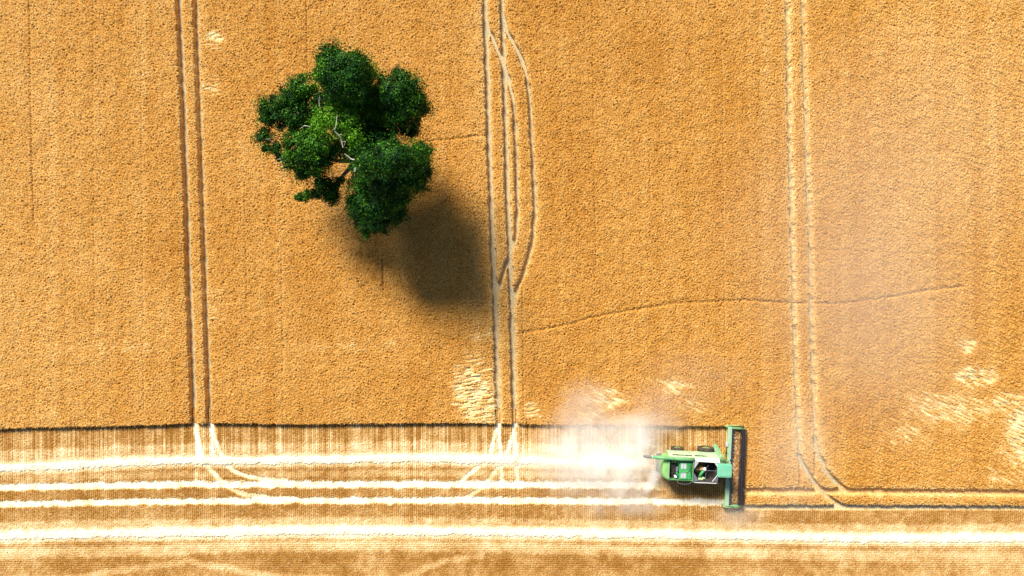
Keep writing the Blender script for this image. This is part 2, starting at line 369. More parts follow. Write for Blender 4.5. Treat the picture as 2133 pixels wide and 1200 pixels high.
# loose straws lying on the stubble
def strands(name, pts, ang, ln, wd, z, m, tilt=.15):
    n = len(pts); c = np.cos(ang); s = np.sin(ang); co = np.zeros((n, 4, 3), np.float32); dz = np.random.uniform(-tilt, tilt, n)*ln
    for k, (u, v) in enumerate(((-1,-1),(1,-1),(1,1),(-1,1))):
        co[:,k,0] = pts[:,0] + u*ln/2*c - v*wd/2*s; co[:,k,1] = pts[:,1] + u*ln/2*s + v*wd/2*c; co[:,k,2] = z + u*dz/2
    me = bpy.data.meshes.new(name); me.vertices.add(4*n); me.vertices.foreach_set('co', co.ravel())
    me.loops.add(4*n); me.loops.foreach_set('vertex_index', np.arange(4*n, dtype=np.int32))
    me.polygons.add(n); me.polygons.foreach_set('loop_start', np.arange(0, 4*n, 4, dtype=np.int32)); me.polygons.foreach_set('loop_total', np.full(n, 4, np.int32))
    me.update(calc_edges=True); return link(name, me, m)
straw_plain = mat('loose_straw', (.80,.66,.40), .8, 0, .25, 1.5, spec=.2)
n = 60000
sx = np.random.uniform(-300, 2400, n); sy = np.random.uniform(895, 1300, n)
ipx = lambda L, x: np.interp(x, [p[0] for p in L], [p[1] for p in L])
den = .12 + 1.0*np.exp(-((sy-ipx(W1,sx)+6)/22)**2)*(sx < 1380) + 1.0*np.exp(-((sy-ipx(W2,sx)+4)/22)**2) + .2*np.exp(-((sy-ipx(L1,sx))/7)**2)
ok = (np.random.rand(n) < den*.8) & ~((sx > 1500) & (sy < 1062)) & ((sx < 1370) | (sy > 1070))
sx, sy = sx[ok], sy[ok]; m_ = len(sx)
o = strands('loose_straw', np.stack([(sx-1066.5)/S, (600-sy)/S], 1), np.random.normal(0, .9, m_), np.random.uniform(.12,.38,m_), np.random.uniform(.012,.03,m_), np.random.uniform(.14,.2,m_), straw_plain)
tag(o, 'pale loose straws scattered over the stubble', 'straw', kind='stuff')

# ================================================================== oak-like tree
def W(px, py, z):
    k = 1 - z/H; return Vector(((px-1066.5)/S*k, (600-py)/S*k, z))
def T(zx, zy, z): z = z*1.22; return W(500+zx/2.727, 80+zy/2.727, z)         # from the enlarged view of the tree
tree = bpy.data.objects.new('tree', None); C.objects.link(tree)
base = W(762, 352, 0); tree.location = base
tag(tree, 'lone broad green tree standing in the ripe wheat, casting a soft shadow', 'tree')
bark = mat('bark', (.16,.12,.085), .95, 0, .3, 4, bump=.6)
dead = mat('bleached_branch', (.62,.56,.47), .8, 0, .15, 5)
# lobes: zoomed x, y, radius in zoomed px, height of the lobe's middle, share of leaves
LOBES = [(459,109,22,12.0,.8),(561,84,20,12.0,.8),(638,102,20,12.0,.8),(717,156,22,11.5,.8),(758,209,20,11.0,.8),(310,257,22,10.0,.8),(138,376,20,8.6,.8),(128,416,17,8.4,.8),(150,474,18,8.2,.8),(115,566,17,7.8,.8),(141,627,17,7.6,.8),(218,686,13,7.2,.8),(1033,378,20,9.2,.8),(1038,421,15,9.0,.8),(971,540,17,8.6,.8),(922,524,17,8.8,.8),(1033,611,20,9.8,.8),(1064,650,17,9.6,.8),(1067,773,17,8.4,.8),(1029,841,20,8.0,.8),(922,995,18,8.0,.8),(893,1045,15,7.6,.8),(821,1090,17,7.4,.8),(729,1113,15,7.2,.8),(638,997,17,7.8,.8),(620,928,15,8.0,.8),(889,194,22,10.6,.8),(990,252,18,10.4,.8),(1000,710,75,8.4,0.50),(985,790,75,7.2,0.50),(1015,690,55,9.6,0.50),(930,760,105,7.0,0.50),(880,880,90,6.2,0.50),(770,950,85,6,0.50),(750,800,85,5.6,0.50),(840,640,85,7,0.50),(900,400,85,6.6,0.50),(600,240,100,6.8,0.50),(350,620,60,5.6,0.50),(310,420,60,6,0.50),(740,520,100,6.5,0.56),
 (600,520,120,7.6,0.56),(700,400,110,7.6,0.62),(470,620,80,6.6,0.50),(620,660,60,7.2,0.50),(780,620,110,7.5,0.56),(420,480,90,7.5,0.50),(850,850,130,8,0.56),(560,300,100,9,0.50),(860,400,90,8,0.56),
 (575,190,140,13.5,1),(520,120,70,13,1),(650,150,75,13,1),(700,200,60,12.5,.9),(480,210,62,12.5,.9),(640,290,100,12.2,1),(560,290,95,12,1),
 (930,260,72,11.5,.85),(860,300,90,12,.95),(960,330,78,11,.9),(900,390,110,11.2,1),(1010,390,58,10,.75),(960,470,58,9.5,.75),(820,250,45,11,.6),(985,520,38,9,.6),
 (365,270,72,11,.95),(300,330,55,10.5,.85),(240,350,66,10,.85),(165,385,48,9.3,.7),(165,440,48,8.8,.65),(230,440,70,9.2,.85),(310,420,88,9.8,1),(400,370,75,10.4,.9),(280,500,60,8.6,.8),
 (140,570,42,8.2,.6),(190,620,48,7.8,.6),(220,660,30,7.4,.5),(150,530,30,8.2,.4),
 (510,440,72,11.8,.6),(590,470,72,12.2,.65),(640,560,50,12.0,.55),(460,510,60,11.2,.5),(570,380,55,11.5,.5),(620,420,45,12,.5),(470,360,60,10.8,.6),
 (340,620,92,10.2,1),(430,600,80,11,1),(300,680,62,9.3,.85),(380,720,84,8.2,1),(450,680,82,9.8,.95),(340,760,42,7.2,.7),(540,640,48,10,.6),
 (470,800,58,7.8,.85),(500,860,66,7.2,.9),(530,910,50,6.8,.85),(560,820,38,7.4,.6),(390,890,36,6.4,.75),(345,895,28,6.1,.65),(450,880,34,6.6,.8),(420,880,24,6.4,.7),(320,905,18,6.0,.5),(370,910,20,6.2,.5),
 (720,340,95,10.5,1),(700,450,100,9.2,1),(790,430,90,9.5,1),(760,550,105,8.6,1),(840,530,62,8.8,.9),(660,620,62,8.2,.8),(690,560,60,8.6,.9),
 (760,690,105,12.8,1),(860,680,108,13.8,1),(950,680,82,12.4,.95),(1020,680,62,11.2,.85),(1040,740,48,10.8,.8),(930,790,105,10.6,1),(1010,830,48,8.0,.8),(820,800,110,11.0,1),(710,760,84,10.8,1),(680,840,60,8.8,.9),
 (880,900,84,9.8,1),(800,950,98,9.2,1),(720,950,84,8.9,1),(680,1000,56,7.8,.85),(740,1060,62,8.0,.9),(800,1040,58,8.3,.9),(880,1000,52,8.8,.85),(915,960,40,7.2,.7),(650,920,40,7.4,.8),(720,1105,26,6,.6),(1000,640,40,11.5,.6)]
leafm = bpy.data.materials.new('leaves'); leafm.use_nodes = True
n_ = leafm.node_tree.nodes; l_ = leafm.node_tree.links; b_ = n_['Principled BSDF']
at = n_.new('ShaderNodeAttribute'); at.attribute_name = 'tone'
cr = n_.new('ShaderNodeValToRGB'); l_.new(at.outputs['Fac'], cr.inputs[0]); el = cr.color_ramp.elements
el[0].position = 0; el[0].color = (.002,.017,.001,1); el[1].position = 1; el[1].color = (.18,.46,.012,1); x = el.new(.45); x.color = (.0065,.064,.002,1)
l_.new(cr.outputs[0], b_.inputs['Base Color']); b_.inputs['Roughness'].default_value = .65; b_.inputs['Specular IOR Level'].default_value = .2
P = []; Nn = []; Tn = []; Sz = []
rs = np.random.default_rng(5)
for zx, zy, zr, z, dens in LOBES:
    c = T(zx, zy, z); r = zr/47.7*(1-z/H)
    tone_l = .38 + rs.normal(0, .08) + (.28 if 430 < zx < 670 and 370 < zy < 580 else 0) + (.15 if zy < 310 and 430 < zx < 760 else 0)  # top and middle lobes: sunlit brightness put into the leaf tone
    nc = int(9 + 13*r)
    for _ in range(nc):                     # clumps over the lobe's dome
        v = rs.normal(size=3); v /= np.linalg.norm(v); v[2] = abs(v[2])*.8 - .12
        rc = r*rs.uniform(.16, .36) + .12; cc = np.array(c) + v*np.array([r, r, r*.62])*rs.uniform(.55, .92)
        k = int(dens*rc*rc*620)
        u = rs.normal(size=(k, 3)); u /= np.linalg.norm(u, axis=1)[:, None]; rad = rc*rs.uniform(.35, 1.08, k)**.6
        p = cc + u*rad[:, None]*np.array([1, 1, .7])
        nn = u*.7 + v*.9 + rs.normal(size=(k, 3))*.45 + np.array([0, 0, .05]); P.append(p); Nn.append(nn/np.linalg.norm(nn, axis=1)[:, None])
        Tn.append(np.clip(tone_l + rs.normal(0, .10) + rs.normal(0, .18, k), 0, 1)); Sz.append(rs.uniform(.045, .105, k))
    for _ in range(int(7+5*r) if z > 7.6 else 0):        # ragged sprays past the lobe's edge
        an = rs.uniform(0, 2*math.pi); rr_ = r*rs.uniform(.85, 1.12); cc = np.array(c) + np.array([math.cos(an)*rr_, math.sin(an)*rr_, rs.uniform(-.3, .25)*r])
        k = int(rs.uniform(20, 70)); el_ = rs.normal(size=(k, 3))*np.array([.26, .26, .16]) + np.array([math.cos(an), math.sin(an), 0])*rs.uniform(-.3, .45, k)[:, None]
        P.append(cc + el_); nn = rs.normal(size=(k, 3)) + np.array([0, 0, .4]); Nn.append(nn/np.linalg.norm(nn, axis=1)[:, None])
        Tn.append(np.clip(tone_l + rs.normal(0, .14, k), 0, 1)); Sz.append(rs.uniform(.04, .09, k))
P = np.concatenate(P); Nn = np.concatenate(Nn); Tn = np.concatenate(Tn); Sz = np.concatenate(Sz); n = len(P)
a = np.cross(Nn, rs.normal(size=(n, 3))); a /= np.linalg.norm(a, axis=1)[:, None]; b = np.cross(Nn, a)
co = np.stack([P + a*Sz[:,None]*1.25, P + b*Sz[:,None]*.8, P - a*Sz[:,None]*1.25, P - b*Sz[:,None]*.8], 1) - np.array(base)
me = bpy.data.meshes.new('crown'); me.vertices.add(4*n); me.vertices.foreach_set('co', co.astype(np.float32).ravel())
me.loops.add(4*n); me.loops.foreach_set('vertex_index', np.arange(4*n, dtype=np.int32))
me.polygons.add(n); me.polygons.foreach_set('loop_start', np.arange(0, 4*n, 4, dtype=np.int32)); me.polygons.foreach_set('loop_total', np.full(n, 4, np.int32))
t_ = me.attributes.new('tone', 'FLOAT', 'POINT'); t_.data.foreach_set('value', np.repeat(Tn, 4).astype(np.float32)); me.update(calc_edges=True)
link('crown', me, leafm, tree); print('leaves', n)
def wig(p0, p1, sag, n=7, j=.18):
    out = []
    for i in range(n):
        t = i/(n-1); q = p0.lerp(p1, t) + Vector((random.uniform(-j,j), random.uniform(-j,j), sag*math.sin(math.pi*t)))*(0 if i in (0,) else 1); out.append(q)
    return out
bm = B(); fork = Vector((-.2,.3,4.2)); tube(bm, [(0,0,-.2),(.02,0,.3),(-.05,.1,1.5),(-.1,.2,3),fork], [.85,.62,.5,.46,.44], 12)
mains = [(600,220,11.5),(900,380,9.5),(340,420,8.5),(560,470,10.5),(370,680,8),(860,740,9.5),(760,980,5.6),(510,860,5.3)]
subs = {0:[(520,130),(680,180),(640,290)],1:[(940,260),(1000,400),(950,470)],2:[(240,360),(170,420),(150,570),(290,340)],3:[(500,430),(640,560)],4:[(300,690),(430,600),(350,750)],5:[(1000,680),(930,800),(760,690)],6:[(700,940),(740,1060),(870,980)],7:[(390,890),(480,800),(540,930)]}
for i, (zx, zy, z) in enumerate(mains):
    e_ = T(zx, zy, z) - base; pts = wig(fork, e_, -.3); tube(bm, pts, list(np.linspace(.30,.10,7)), 8)
    for sx_, sy_ in subs[i]:
        f_ = T(sx_, sy_, z + random.uniform(-.5,.6)) - base; tube(bm, wig(pts[4], f_, .1, 6), list(np.linspace(.13,.03,6)), 6)
        for _ in range(5):
            q = pts[4].lerp(f_, random.uniform(.4, 1)); tube(bm, wig(q, q + Vector((random.uniform(-1.4,1.4), random.uniform(-1.4,1.4), random.uniform(-.2,.6))), 0, 5, .12), list(np.linspace(.05,.012,5)), 5)
obj('trunk', bm, bark, tree, smooth=True)
def dead_branch(lines):
    bm = B()
    for L, r in lines:
        pts = [T(*p) - base for p in L]; tube(bm, pts, list(np.linspace(r, r*.35, len(pts))), 6)
    pieces('dead_branch', bm, dead, tree)
dead_branch([([(585,620,12.6),(575,575,12.9),(560,550,13.2),(535,525,13.4),(545,495,13.6),(552,440,13.6)],.055),([(560,550,13.2),(580,545,13.3)],.03),([(540,510,13.5),(525,520,13.5)],.03),([(575,590,13),(600,585,13),(590,610,13)],.03)])
dead_branch([([(650,690,13.6),(630,685,13.6),(612,668,13.7),(592,655,13.8)],.07),([(655,735,13.3),(652,760,13.2),(645,740,13.3)],.07)])
dead_branch([([(352,508,10.8),(365,496,11),(385,498,11),(402,503,11),(418,512,10.9)],.055),([(385,498,11),(395,510,11)],.03)])
dead_branch([([(255,640,8.2),(235,680,7.8),(210,690,7.8),(200,715,7.7)],.05),([(230,680,7.8),(245,720,7.6),(250,770,7.4)],.04)])
dead_branch([([(450,430,11.5),(455,400,11.8),(448,360,11.8),(452,330,11.8)],.03),([(430,850,6.8),(400,830,6.9),(370,830,6.9)],.03),([(450,900,6.6),(500,960,6.4),(560,975,6.2),(600,985,6)],.035),([(420,920,6.6),(405,970,6.4)],.025)])

# ================================================================== combine harvester
COMB_A = math.radians(-2.5); W0 = (20.64, -20.68)
comb = bpy.data.objects.new('combine_harvester', None); C.objects.link(comb)
comb.location = (W0[0], W0[1], 0); comb.rotation_euler = (0, 0, COMB_A)
tag(comb, 'green combine harvester with wide header cutting along the wheat edge, dust behind', 'harvester')
green = mat('green_paint', (.035,.30,.085), .4, 0, .12, 1.3, dust=.42, spec=.5)
pale = mat('dusty_green_panel', (.32,.55,.30), .5, 0, .10, 1.5, dust=.85, dustcol=(.70,.66,.46))
teal = mat('cab_roof_green', (.12,.50,.31), .35, 0, .08, 2, dust=.25, spec=.5)
bright = mat('radiator_green', (.02,.34,.10), .45, 0, .12, 3, dust=.15)
black = mat('black_iron', (.02,.02,.022), .6, .2, .3, 4, dust=.12)
rubber = mat('tyre_rubber', (.022,.022,.023), .9, 0, .2, 5, dust=.22)
grey = mat('grey_steel', (.22,.25,.30), .45, .5, .12, 3, dust=.2)
pgrey = mat('pale_sheet_metal', (.55,.57,.60), .5, .2, .1, 3, dust=.35)
navy = mat('reel_steel', (.018,.020,.030), .6, .2, .35, 6, dust=.14, dustcol=(.30,.20,.16))
glass = mat('tinted_glass', (.015,.03,.03), .08, 0, .1, 2, spec=.8)
tan = mat('dust_caked', (.72,.58,.36), .9, 0, .2, 6)
white = mat('white_paint', (.78,.78,.76), .5, 0, .08, 4, dust=.2)
yellow = mat('yellow_rim', (.62,.45,.03), .5, 0, .1, 4, dust=.5)
orange = mat('rusty_orange', (.62,.28,.14), .8, 0, .2, 6)
def part(name, bm, m, bevel=0.0, smooth=False, parent=None): return obj(name, bm, m, parent or comb, bevel, smooth)
# chassis and the two side panels (sloping outwards), with long dark vents
part('chassis', box(box(B(), -2.7, 2.9, -1.08, 1.08, .75, 2.0), 2.5, 3.4, -.9, .9, 1.55, 1.75), black, .03)
for s in (1, -1):
    prof = [(s*1.30,3.42),(s*1.36,3.42),(s*1.56,2.75),(s*1.66,1.9),(s*1.60,1.25),(s*1.52,1.25),(s*1.58,1.9),(s*1.48,2.72)]
    if s > 0: sp = part('side_panel', extrude_x(B(), prof, -2.75, 2.95), pale, .015)
    else: sp = part('side_panel', extrude_x(B(), prof, -2.75, 2.7), green, .015)
    bm = B()
    for x0, x1, t in ((-2.3, -.9, .0), (-.85, -.05, .0), (.25, 1.7, .03)):
        y_, z_ = s*1.47, 3.08
        tube(bm, [(x0, y_, z_), (x1, y_ - s*.0, z_ - t)], [.085, .055], 6)
    pieces('side_vent', bm, black, parent=sp)
    bm = B()
    for xx in (-1.75, -.2, 1.2): tube(bm, [(xx, s*1.36, 3.43), (xx, s*1.58, 2.74), (xx, s*1.675, 1.95), (xx, s*1.61, 1.27)], .012, 5)
    pieces('panel_seam', bm, black, parent=sp)
# rear hood, rounded in plan and stepping down to the rear
pts = []
for k in range(0, 13):
    a_ = math.pi/2 + math.pi*k/12; cx_ = abs(math.cos(a_))**.75*(-1 if math.cos(a_) < 0 else 1); sy_ = abs(math.sin(a_))**.6*(1 if math.sin(a_) > 0 else -1)
    pts.append((-2.62 + .78*cx_, -.02 + 1.34*sy_))
hood = B(); inner = [(p[0]*.0 + (-2.62 + (p[0]+2.62)*.62), p[1]*.93) for p in pts]
lo = [hood.verts.new((p[0]-.02, p[1]*1.06, 1.5)) for p in pts]; mi_ = [hood.verts.new((p[0], p[1]*1.03, 2.75)) for p in pts]; hi = [hood.verts.new((p[0]*.985-.04, p[1]*.985, 3.22)) for p in pts]; tp = [hood.verts.new((*p, 3.38)) for p in inner]
for a1, a2 in ((lo, mi_), (mi_, hi), (hi, tp)):
    for i in range(len(pts)-1): hood.faces.new((a1[i], a1[i+1], a2[i+1], a2[i]))
hood.faces.new(tp); hood.faces.new(lo[::-1])
for a1, a2 in ((lo, mi_), (mi_, hi), (hi, tp)): hood.faces.new((a1[0], a2[0], a2[-1], a1[-1]))
hd = part('rear_hood', hood, mat('hood_green', (.14,.42,.10), .4, 0, .1, 1.2, dust=.6, dustcol=(.66,.64,.36)), .03, True)
part('hood_trim', tube(B(), [(-2.60, 1.24, 3.40), (-2.66, .9, 3.42), (-2.68, -.9, 3.42), (-2.55, -1.28, 3.40)], .028, 6), grey, parent=hd)
bm = B(); box(bm, -3.22, -3.16, .28, .48, 3.02, 3.12); part('hood_badge', bm, yellow, .01, parent=hd)
# engine bay
eb = part('engine_bay_floor', box(B(), -2.62, -.02, -1.28, 1.28, 2.02, 2.10), black)
bm = B(); box(bm, -2.6, -.06, -1.36, -1.28, 2.0, 3.42); box(bm, -2.6, -.06, 1.28, 1.34, 2.0, 3.40); pieces('engine_bay_wall', bm, green, comb, .01)
bm = B(); box(bm, -2.35, -1.65, -.85, .75, 2.12, 2.72); box(bm, -2.25, -1.8, -.65, .5, 2.72, 2.9)
for k in range(6): tube(bm, [(-2.2, -.6+.2*k, 2.9), (-1.9, -.6+.2*k, 3.0), (-1.62, -.55+.2*k, 2.7)], .035, 6)
part('engine_block', bm, black, .02)
bm = B(); tube(bm, [(-2.45, 1.0, 2.75), (-1.75, 1.05, 2.75)], .09, 8); part('exhaust_pipe', bm, pgrey)
bm = B(); tube(bm, [(-1.72,-.38,3.12),(-1.72,.1,3.12)], .16, 14); part('air_filter', bm, grey, .02)
bm = B(); tube(bm, [(-1.72,-.38,3.1),(-1.75,-.62,3.05),(-1.6,-.8,3.05),(-1.4,-.85,3.1)], .10, 10); part('air_hose', bm, bright, smooth=True)
bm = B(); tube(bm, [(-1.92,-.95,3.0),(-1.92,-.95,3.42)], .15, 14); part('air_intake', bm, white, .03)
rad = part('radiator_box', box(B(), -1.52, -.14, -1.22, .72, 2.3, 3.36), bright, .05)
bm = B()
for y0, y1 in ((.0, .62), (-1.05, -.42)):
    for x0, x1 in ((-1.36, -1.1), (-1.06, -.76)): box(bm, x0, x1, y0, y1, 3.362, 3.375)
pieces('radiator_screen', bm, pgrey, parent=rad)
bm = B(); box(bm, -1.45, -.55, -.26, -.2, 3.36, 3.44, Matrix.Rotation(.15, 4, 'Z')); box(bm, -.66, -.62, -1.15, .68, 3.36, 3.42); part('radiator_bar', bm, green, .01, parent=rad)
bm = B()
for p in (((-.56,.5),(-.3,.35),(-.2,.1)), ((-.5,.3),(-.35,-.1),(-.5,-.35)), ((-.25,.6),(-.3,-.1),(-.2,-.6)), ((-1.5,.78),(-1.3,1.05),(-.9,.9)), ((-1.2,.85),(-.8,1.1),(-.2,.82)), ((-.9,.75),(-.5,1.0),(-.3,.65))):
    tube(bm, [(p[0][0],p[0][1],3.36),(p[1][0],p[1][1],3.44),(p[2][0],p[2][1],3.38)], .028, 6)
pieces('hose', bm, black, comb)
bm = B()
for x_, y_ in ((-1.45,.95),(-1.25,1.1),(-.95,.98),(-.35,.95)): tube(bm, [(x_,y_,2.9),(x_,y_,3.25)], .07, 8)
pieces('filter_bottle', bm, pgrey, comb)
bm = B(); rk = random.Random(4)
for _ in range(16):
    x_, y_ = rk.uniform(-2.4,-1.6), rk.uniform(-1.1,1.1); tube(bm, [(x_,y_,2.75),(x_+rk.uniform(-.2,.3),y_+rk.uniform(-.3,.3),2.95+rk.uniform(0,.15)),(x_+rk.uniform(-.3,.5),y_+rk.uniform(-.4,.4),2.8)], rk.uniform(.015,.04), 6)
pieces('engine_pipe', bm, mat('oily_iron', (.06,.065,.06), .5, .4, .3, 5), comb)
bm = B()
for _ in range(14):
    x_, y_ = rk.uniform(-1.5,-.2), rk.uniform(.76,1.15); tube(bm, [(x_,y_,2.9),(x_+rk.uniform(-.1,.25),y_+rk.uniform(-.15,.15),3.2),(x_+rk.uniform(-.1,.4),y_+rk.uniform(-.2,.1),3.05)], rk.uniform(.02,.04), 6)
pieces('engine_pipe', bm, bright, comb)
for k in range(5): part('engine_bracket', box(B(), -2.3+.35*k, -2.18+.35*k, rk.uniform(-.9,.6), 1.0, 2.72, 2.8), green, .01)
# bulkhead between engine bay and grain tank
part('bulkhead', box(B(), -.05, .03, -1.4, 1.30, 2.0, 3.60), green, .015)
# grain tank: sloped sheet floor, walls and four hinged corner flaps
bm = B(); box(bm, .06, 2.86, 1.24, 1.30, 2.0, 3.5); box(bm, .06, 2.86, -1.36, -1.30, 2.0, 3.5); box(bm, 2.80, 2.86, -1.30, 1.24, 2.0, 3.5)
tank = part('grain_tank', bm, mat('tank_sheet', (.035,.037,.04), .7, .1, .2, 3, dust=.2), .01)
bm = B(); q = [bm.verts.new(v) for v in ((.06,-1.3,2.0),(2.8,-1.3,2.0),(2.8,1.24,2.0),(.06,1.24,2.0),(.9,-.4,1.8),(2.0,-.4,1.8),(2.0,.5,1.8),(.9,.5,1.8))]
for f in ((0,1,5,4),(1,2,6,5),(2,3,7,6),(3,0,4,7),(4,5,6,7)): bm.faces.new([q[i] for i in f])
part('tank_floor', bm, mat('dusty_tank_steel', (.025,.024,.02), .9, 0, .3, 3, dust=.1), parent=tank)
def flap(pts, m):
    bm = B(); prism(bm, [(p[0], p[1]) for p in pts], [p[2]-.025 for p in pts], [p[2] for p in pts]); part('tank_flap', bm, m, .006, parent=tank)
flap([(.08,1.02,3.72),(.02,1.34,3.52),(2.95,1.36,3.52),(2.98,.90,3.74),(2.75,.93,3.76),(.3,.98,3.76)], mat('pale_flap', (.56,.64,.54), .5, 0, .1, 2, dust=.3))
flap([(.08,.96,3.70),(.60,.93,3.66),(.12,.15,3.66),(.08,.15,3.66)], pgrey)
flap([(.08,-.42,3.66),(.14,-.42,3.66),(.66,-1.28,3.60),(.08,-1.32,3.56)], grey)
flap([(2.38,.90,3.70),(2.9,.88,3.66),(2.92,.20,3.70),(2.82,.22,3.66)], pgrey)
flap([(2.86,-.25,3.66),(2.92,-.22,3.70),(2.80,-1.28,3.56),(2.40,-1.28,3.56)], grey)
bm = B(); tube(bm, [(2.40,.88,3.71),(2.84,.25,3.73),(2.90,-.02,3.74),(2.86,-.28,3.73),(2.2,-1.26,3.62)], .035, 6); part('flap_rim', bm, white, parent=tank)
bm = B(); tube(bm, [(.1,-.08,3.2),(1.2,-.08,3.2)], .022, 6); tube(bm, [(1.6,-.12,3.2),(2.8,-.14,3.2)], .03, 6); tube(bm, [(1.58,-.45,3.1),(1.55,-1.3,3.1)], .03, 6); tube(bm,[(1.5,.1,3.2),(1.85,.5,3.25)],.022,6)
pieces('tank_stay', bm, grey, parent=tank)
bm = B(); tube(bm, [(.95,-1.0,2.75),(1.1,-.6,2.9),(1.3,-.2,3.1)], [.16,.16,.15], 12); part('filling_auger', bm, bright, smooth=True, parent=tank)
bm = B(); tube(bm, [(1.42,.02,3.05),(1.42,-.1,3.3)], [.24,.12], 14); part('auger_head', bm, white, .03, parent=tank)
bm = B(); box(bm, .75, 1.3, -1.24, -1.05, 2.9, 3.2); box(bm, 1.2, 1.45, -1.1, -.95, 2.9, 3.3); part('tank_bracket', bm, mat('pale_green_bracket', (.42,.60,.32), .5, dust=.4), .03, parent=tank)
# serrated hinge strip along the far side
bm = B(); box(bm, .1, 2.8, -1.46, -1.42, 3.48, 3.54)
for k in range(17): box(bm, .35+k*.14, .41+k*.14, -1.52, -1.46, 3.46, 3.53)
part('hinge_strip', bm, white, parent=tank)
bm = B(); box(bm, 2.95, 3.15, -1.72, -1.66, 2.5, 2.56, Matrix.Translation((0,0,0))); part('step_light', bm, white)
# handrail by the engine
part('handrail', tube(B(), [(-1.75,-1.32,3.4),(-1.72,-1.5,3.5),(-1.55,-1.64,3.55),(-1.1,-1.70,3.55),(-.6,-1.68,3.55),(-.25,-1.6,3.52),(-.08,-1.42,3.45)], .022, 6), grey)
# unloading auger folded back along the near side
ua = part('unloading_auger', tube(B(), [(.1,1.12,3.55),(-1.5,1.16,3.66),(-3.2,1.21,3.70),(-4.84,1.27,3.72)], [.21,.20,.19,.18], 16), mat('auger_green', (.06,.36,.13), .38, 0, .1, 1.2, dust=.4), smooth=True)
part('auger_spout', tube(B(), [(-4.84,1.27,3.72),(-5.1,1.28,3.70),(-5.55,1.28,3.55),(-5.7,1.28,3.45)], [.17,.19,.16,.12], 14), mat('rubber_spout', (.16,.16,.17), .8, dust=.3), parent=ua)
part('auger_collar', tube(B(), [(-3.25,1.21,3.70),(-3.15,1.21,3.70)], .24, 14), green, parent=ua)
part('auger_band', tube(B(), [(-4.84,1.27,3.72),(-4.74,1.27,3.72)], .20, 14), pgrey, parent=ua)
# cab
bm = B(); q0 = [(2.92,-.72),(4.12,-.66),(4.28,-.3),(4.28,.42),(4.12,.80),(2.92,.86)]; prism(bm, q0, 1.85, 3.62); cab = part('cab', bm, glass, .04)
def rrect(x0, x1, y0, y1, r, n=5):
    out = []
    for cx, cy, a0 in ((x1-r,y1-r,0),(x0+r,y1-r,90),(x0+r,y0+r,180),(x1-r,y0+r,270)):
        for k in range(n+1): a = math.radians(a0+90*k/n); out.append((cx+r*math.cos(a), cy+r*math.sin(a)))
    return out
bm = B(); prism(bm, rrect(2.68,4.33,-.69,.87,.2), 3.62, 3.82); roof = part('cab_roof', bm, teal, .045)
bm = B(); prism(bm, rrect(2.86,4.20,-.56,.74,.16), 3.822, 3.87); part('roof_panel', bm, teal, .03, parent=roof)
bm = B()
for y_ in (-.42,-.3,.0,.3): box(bm, 2.95, 4.12, y_-.012, y_+.012, 3.872, 3.885)
pieces('roof_rib', bm, teal, roof)
bm = B(); box(bm, 2.85, 2.91, -.74, -.66, 1.8, 3.6); box(bm, 2.85, 2.91, .82, .9, 1.8, 3.6); pieces('cab_pillar', bm, green, cab, .01)
part('cab_base', box(B(), 2.9, 4.1, -.8, .95, 1.6, 1.86), green, .03)
for s in (1,-1):
    bm = B(); tube(bm, [(4.2, s*.75, 3.45),(4.35, s*1.05, 3.4),(4.4, s*1.12, 3.2)], .02, 6); part('mirror_arm', bm, black)
    bm = B(); box(bm, 4.36, 4.44, s*1.06-.10, s*1.06+.10, 2.75, 3.2); part('mirror', bm, black, .03)
# curved access platform and steps on the near side
path = [(2.98,2.42,1.25),(3.2,2.1,1.3),(3.36,1.75,1.42),(3.42,1.4,1.55),(3.55,1.1,1.7),(3.8,.9,1.75)]
bm = B(); top = []; bot = []
for i, p in enumerate(path):
    a1 = Vector(path[max(i-1,0)]); a2 = Vector(path[min(i+1,5)]); t = (a2-a1).normalized(); nrm = Vector((-t.y, t.x, 0)).normalized(); w_ = .22 + .05*i
    v = Vector(p); top.append([bm.verts.new(v+nrm*w_), bm.verts.new(v-nrm*w_)]); bot.append([bm.verts.new(v+nrm*w_-Vector((0,0,.12))), bm.verts.new(v-nrm*w_-Vector((0,0,.12)))])
for i in range(5):
    for A_, B_ in ((top, top), (bot, bot)): bm.faces.new((A_[i][0], A_[i][1], B_[i+1][1], B_[i+1][0]))
    for k in (0, 1): bm.faces.new((top[i][k], top[i+1][k], bot[i+1][k], bot[i][k]))
for i in (0, 5): bm.faces.new((top[i][0], top[i][1], bot[i][1], bot[i][0]))
part('access_platform', bm, mat('platform_green', (.10,.36,.16), .5, dust=.45), .02)
bm = B()
for k in range(3): box(bm, 3.1, 3.5, 2.35-.12*k, 2.43-.12*k, .5+.28*k, .54+.28*k)
pieces('step', bm, green, comb)
part('platform_rail', tube(B(), [(3.65,1.15,1.8),(3.72,1.25,2.6),(3.55,1.75,2.6),(3.5,1.8,1.5)], .02, 6), yellow)
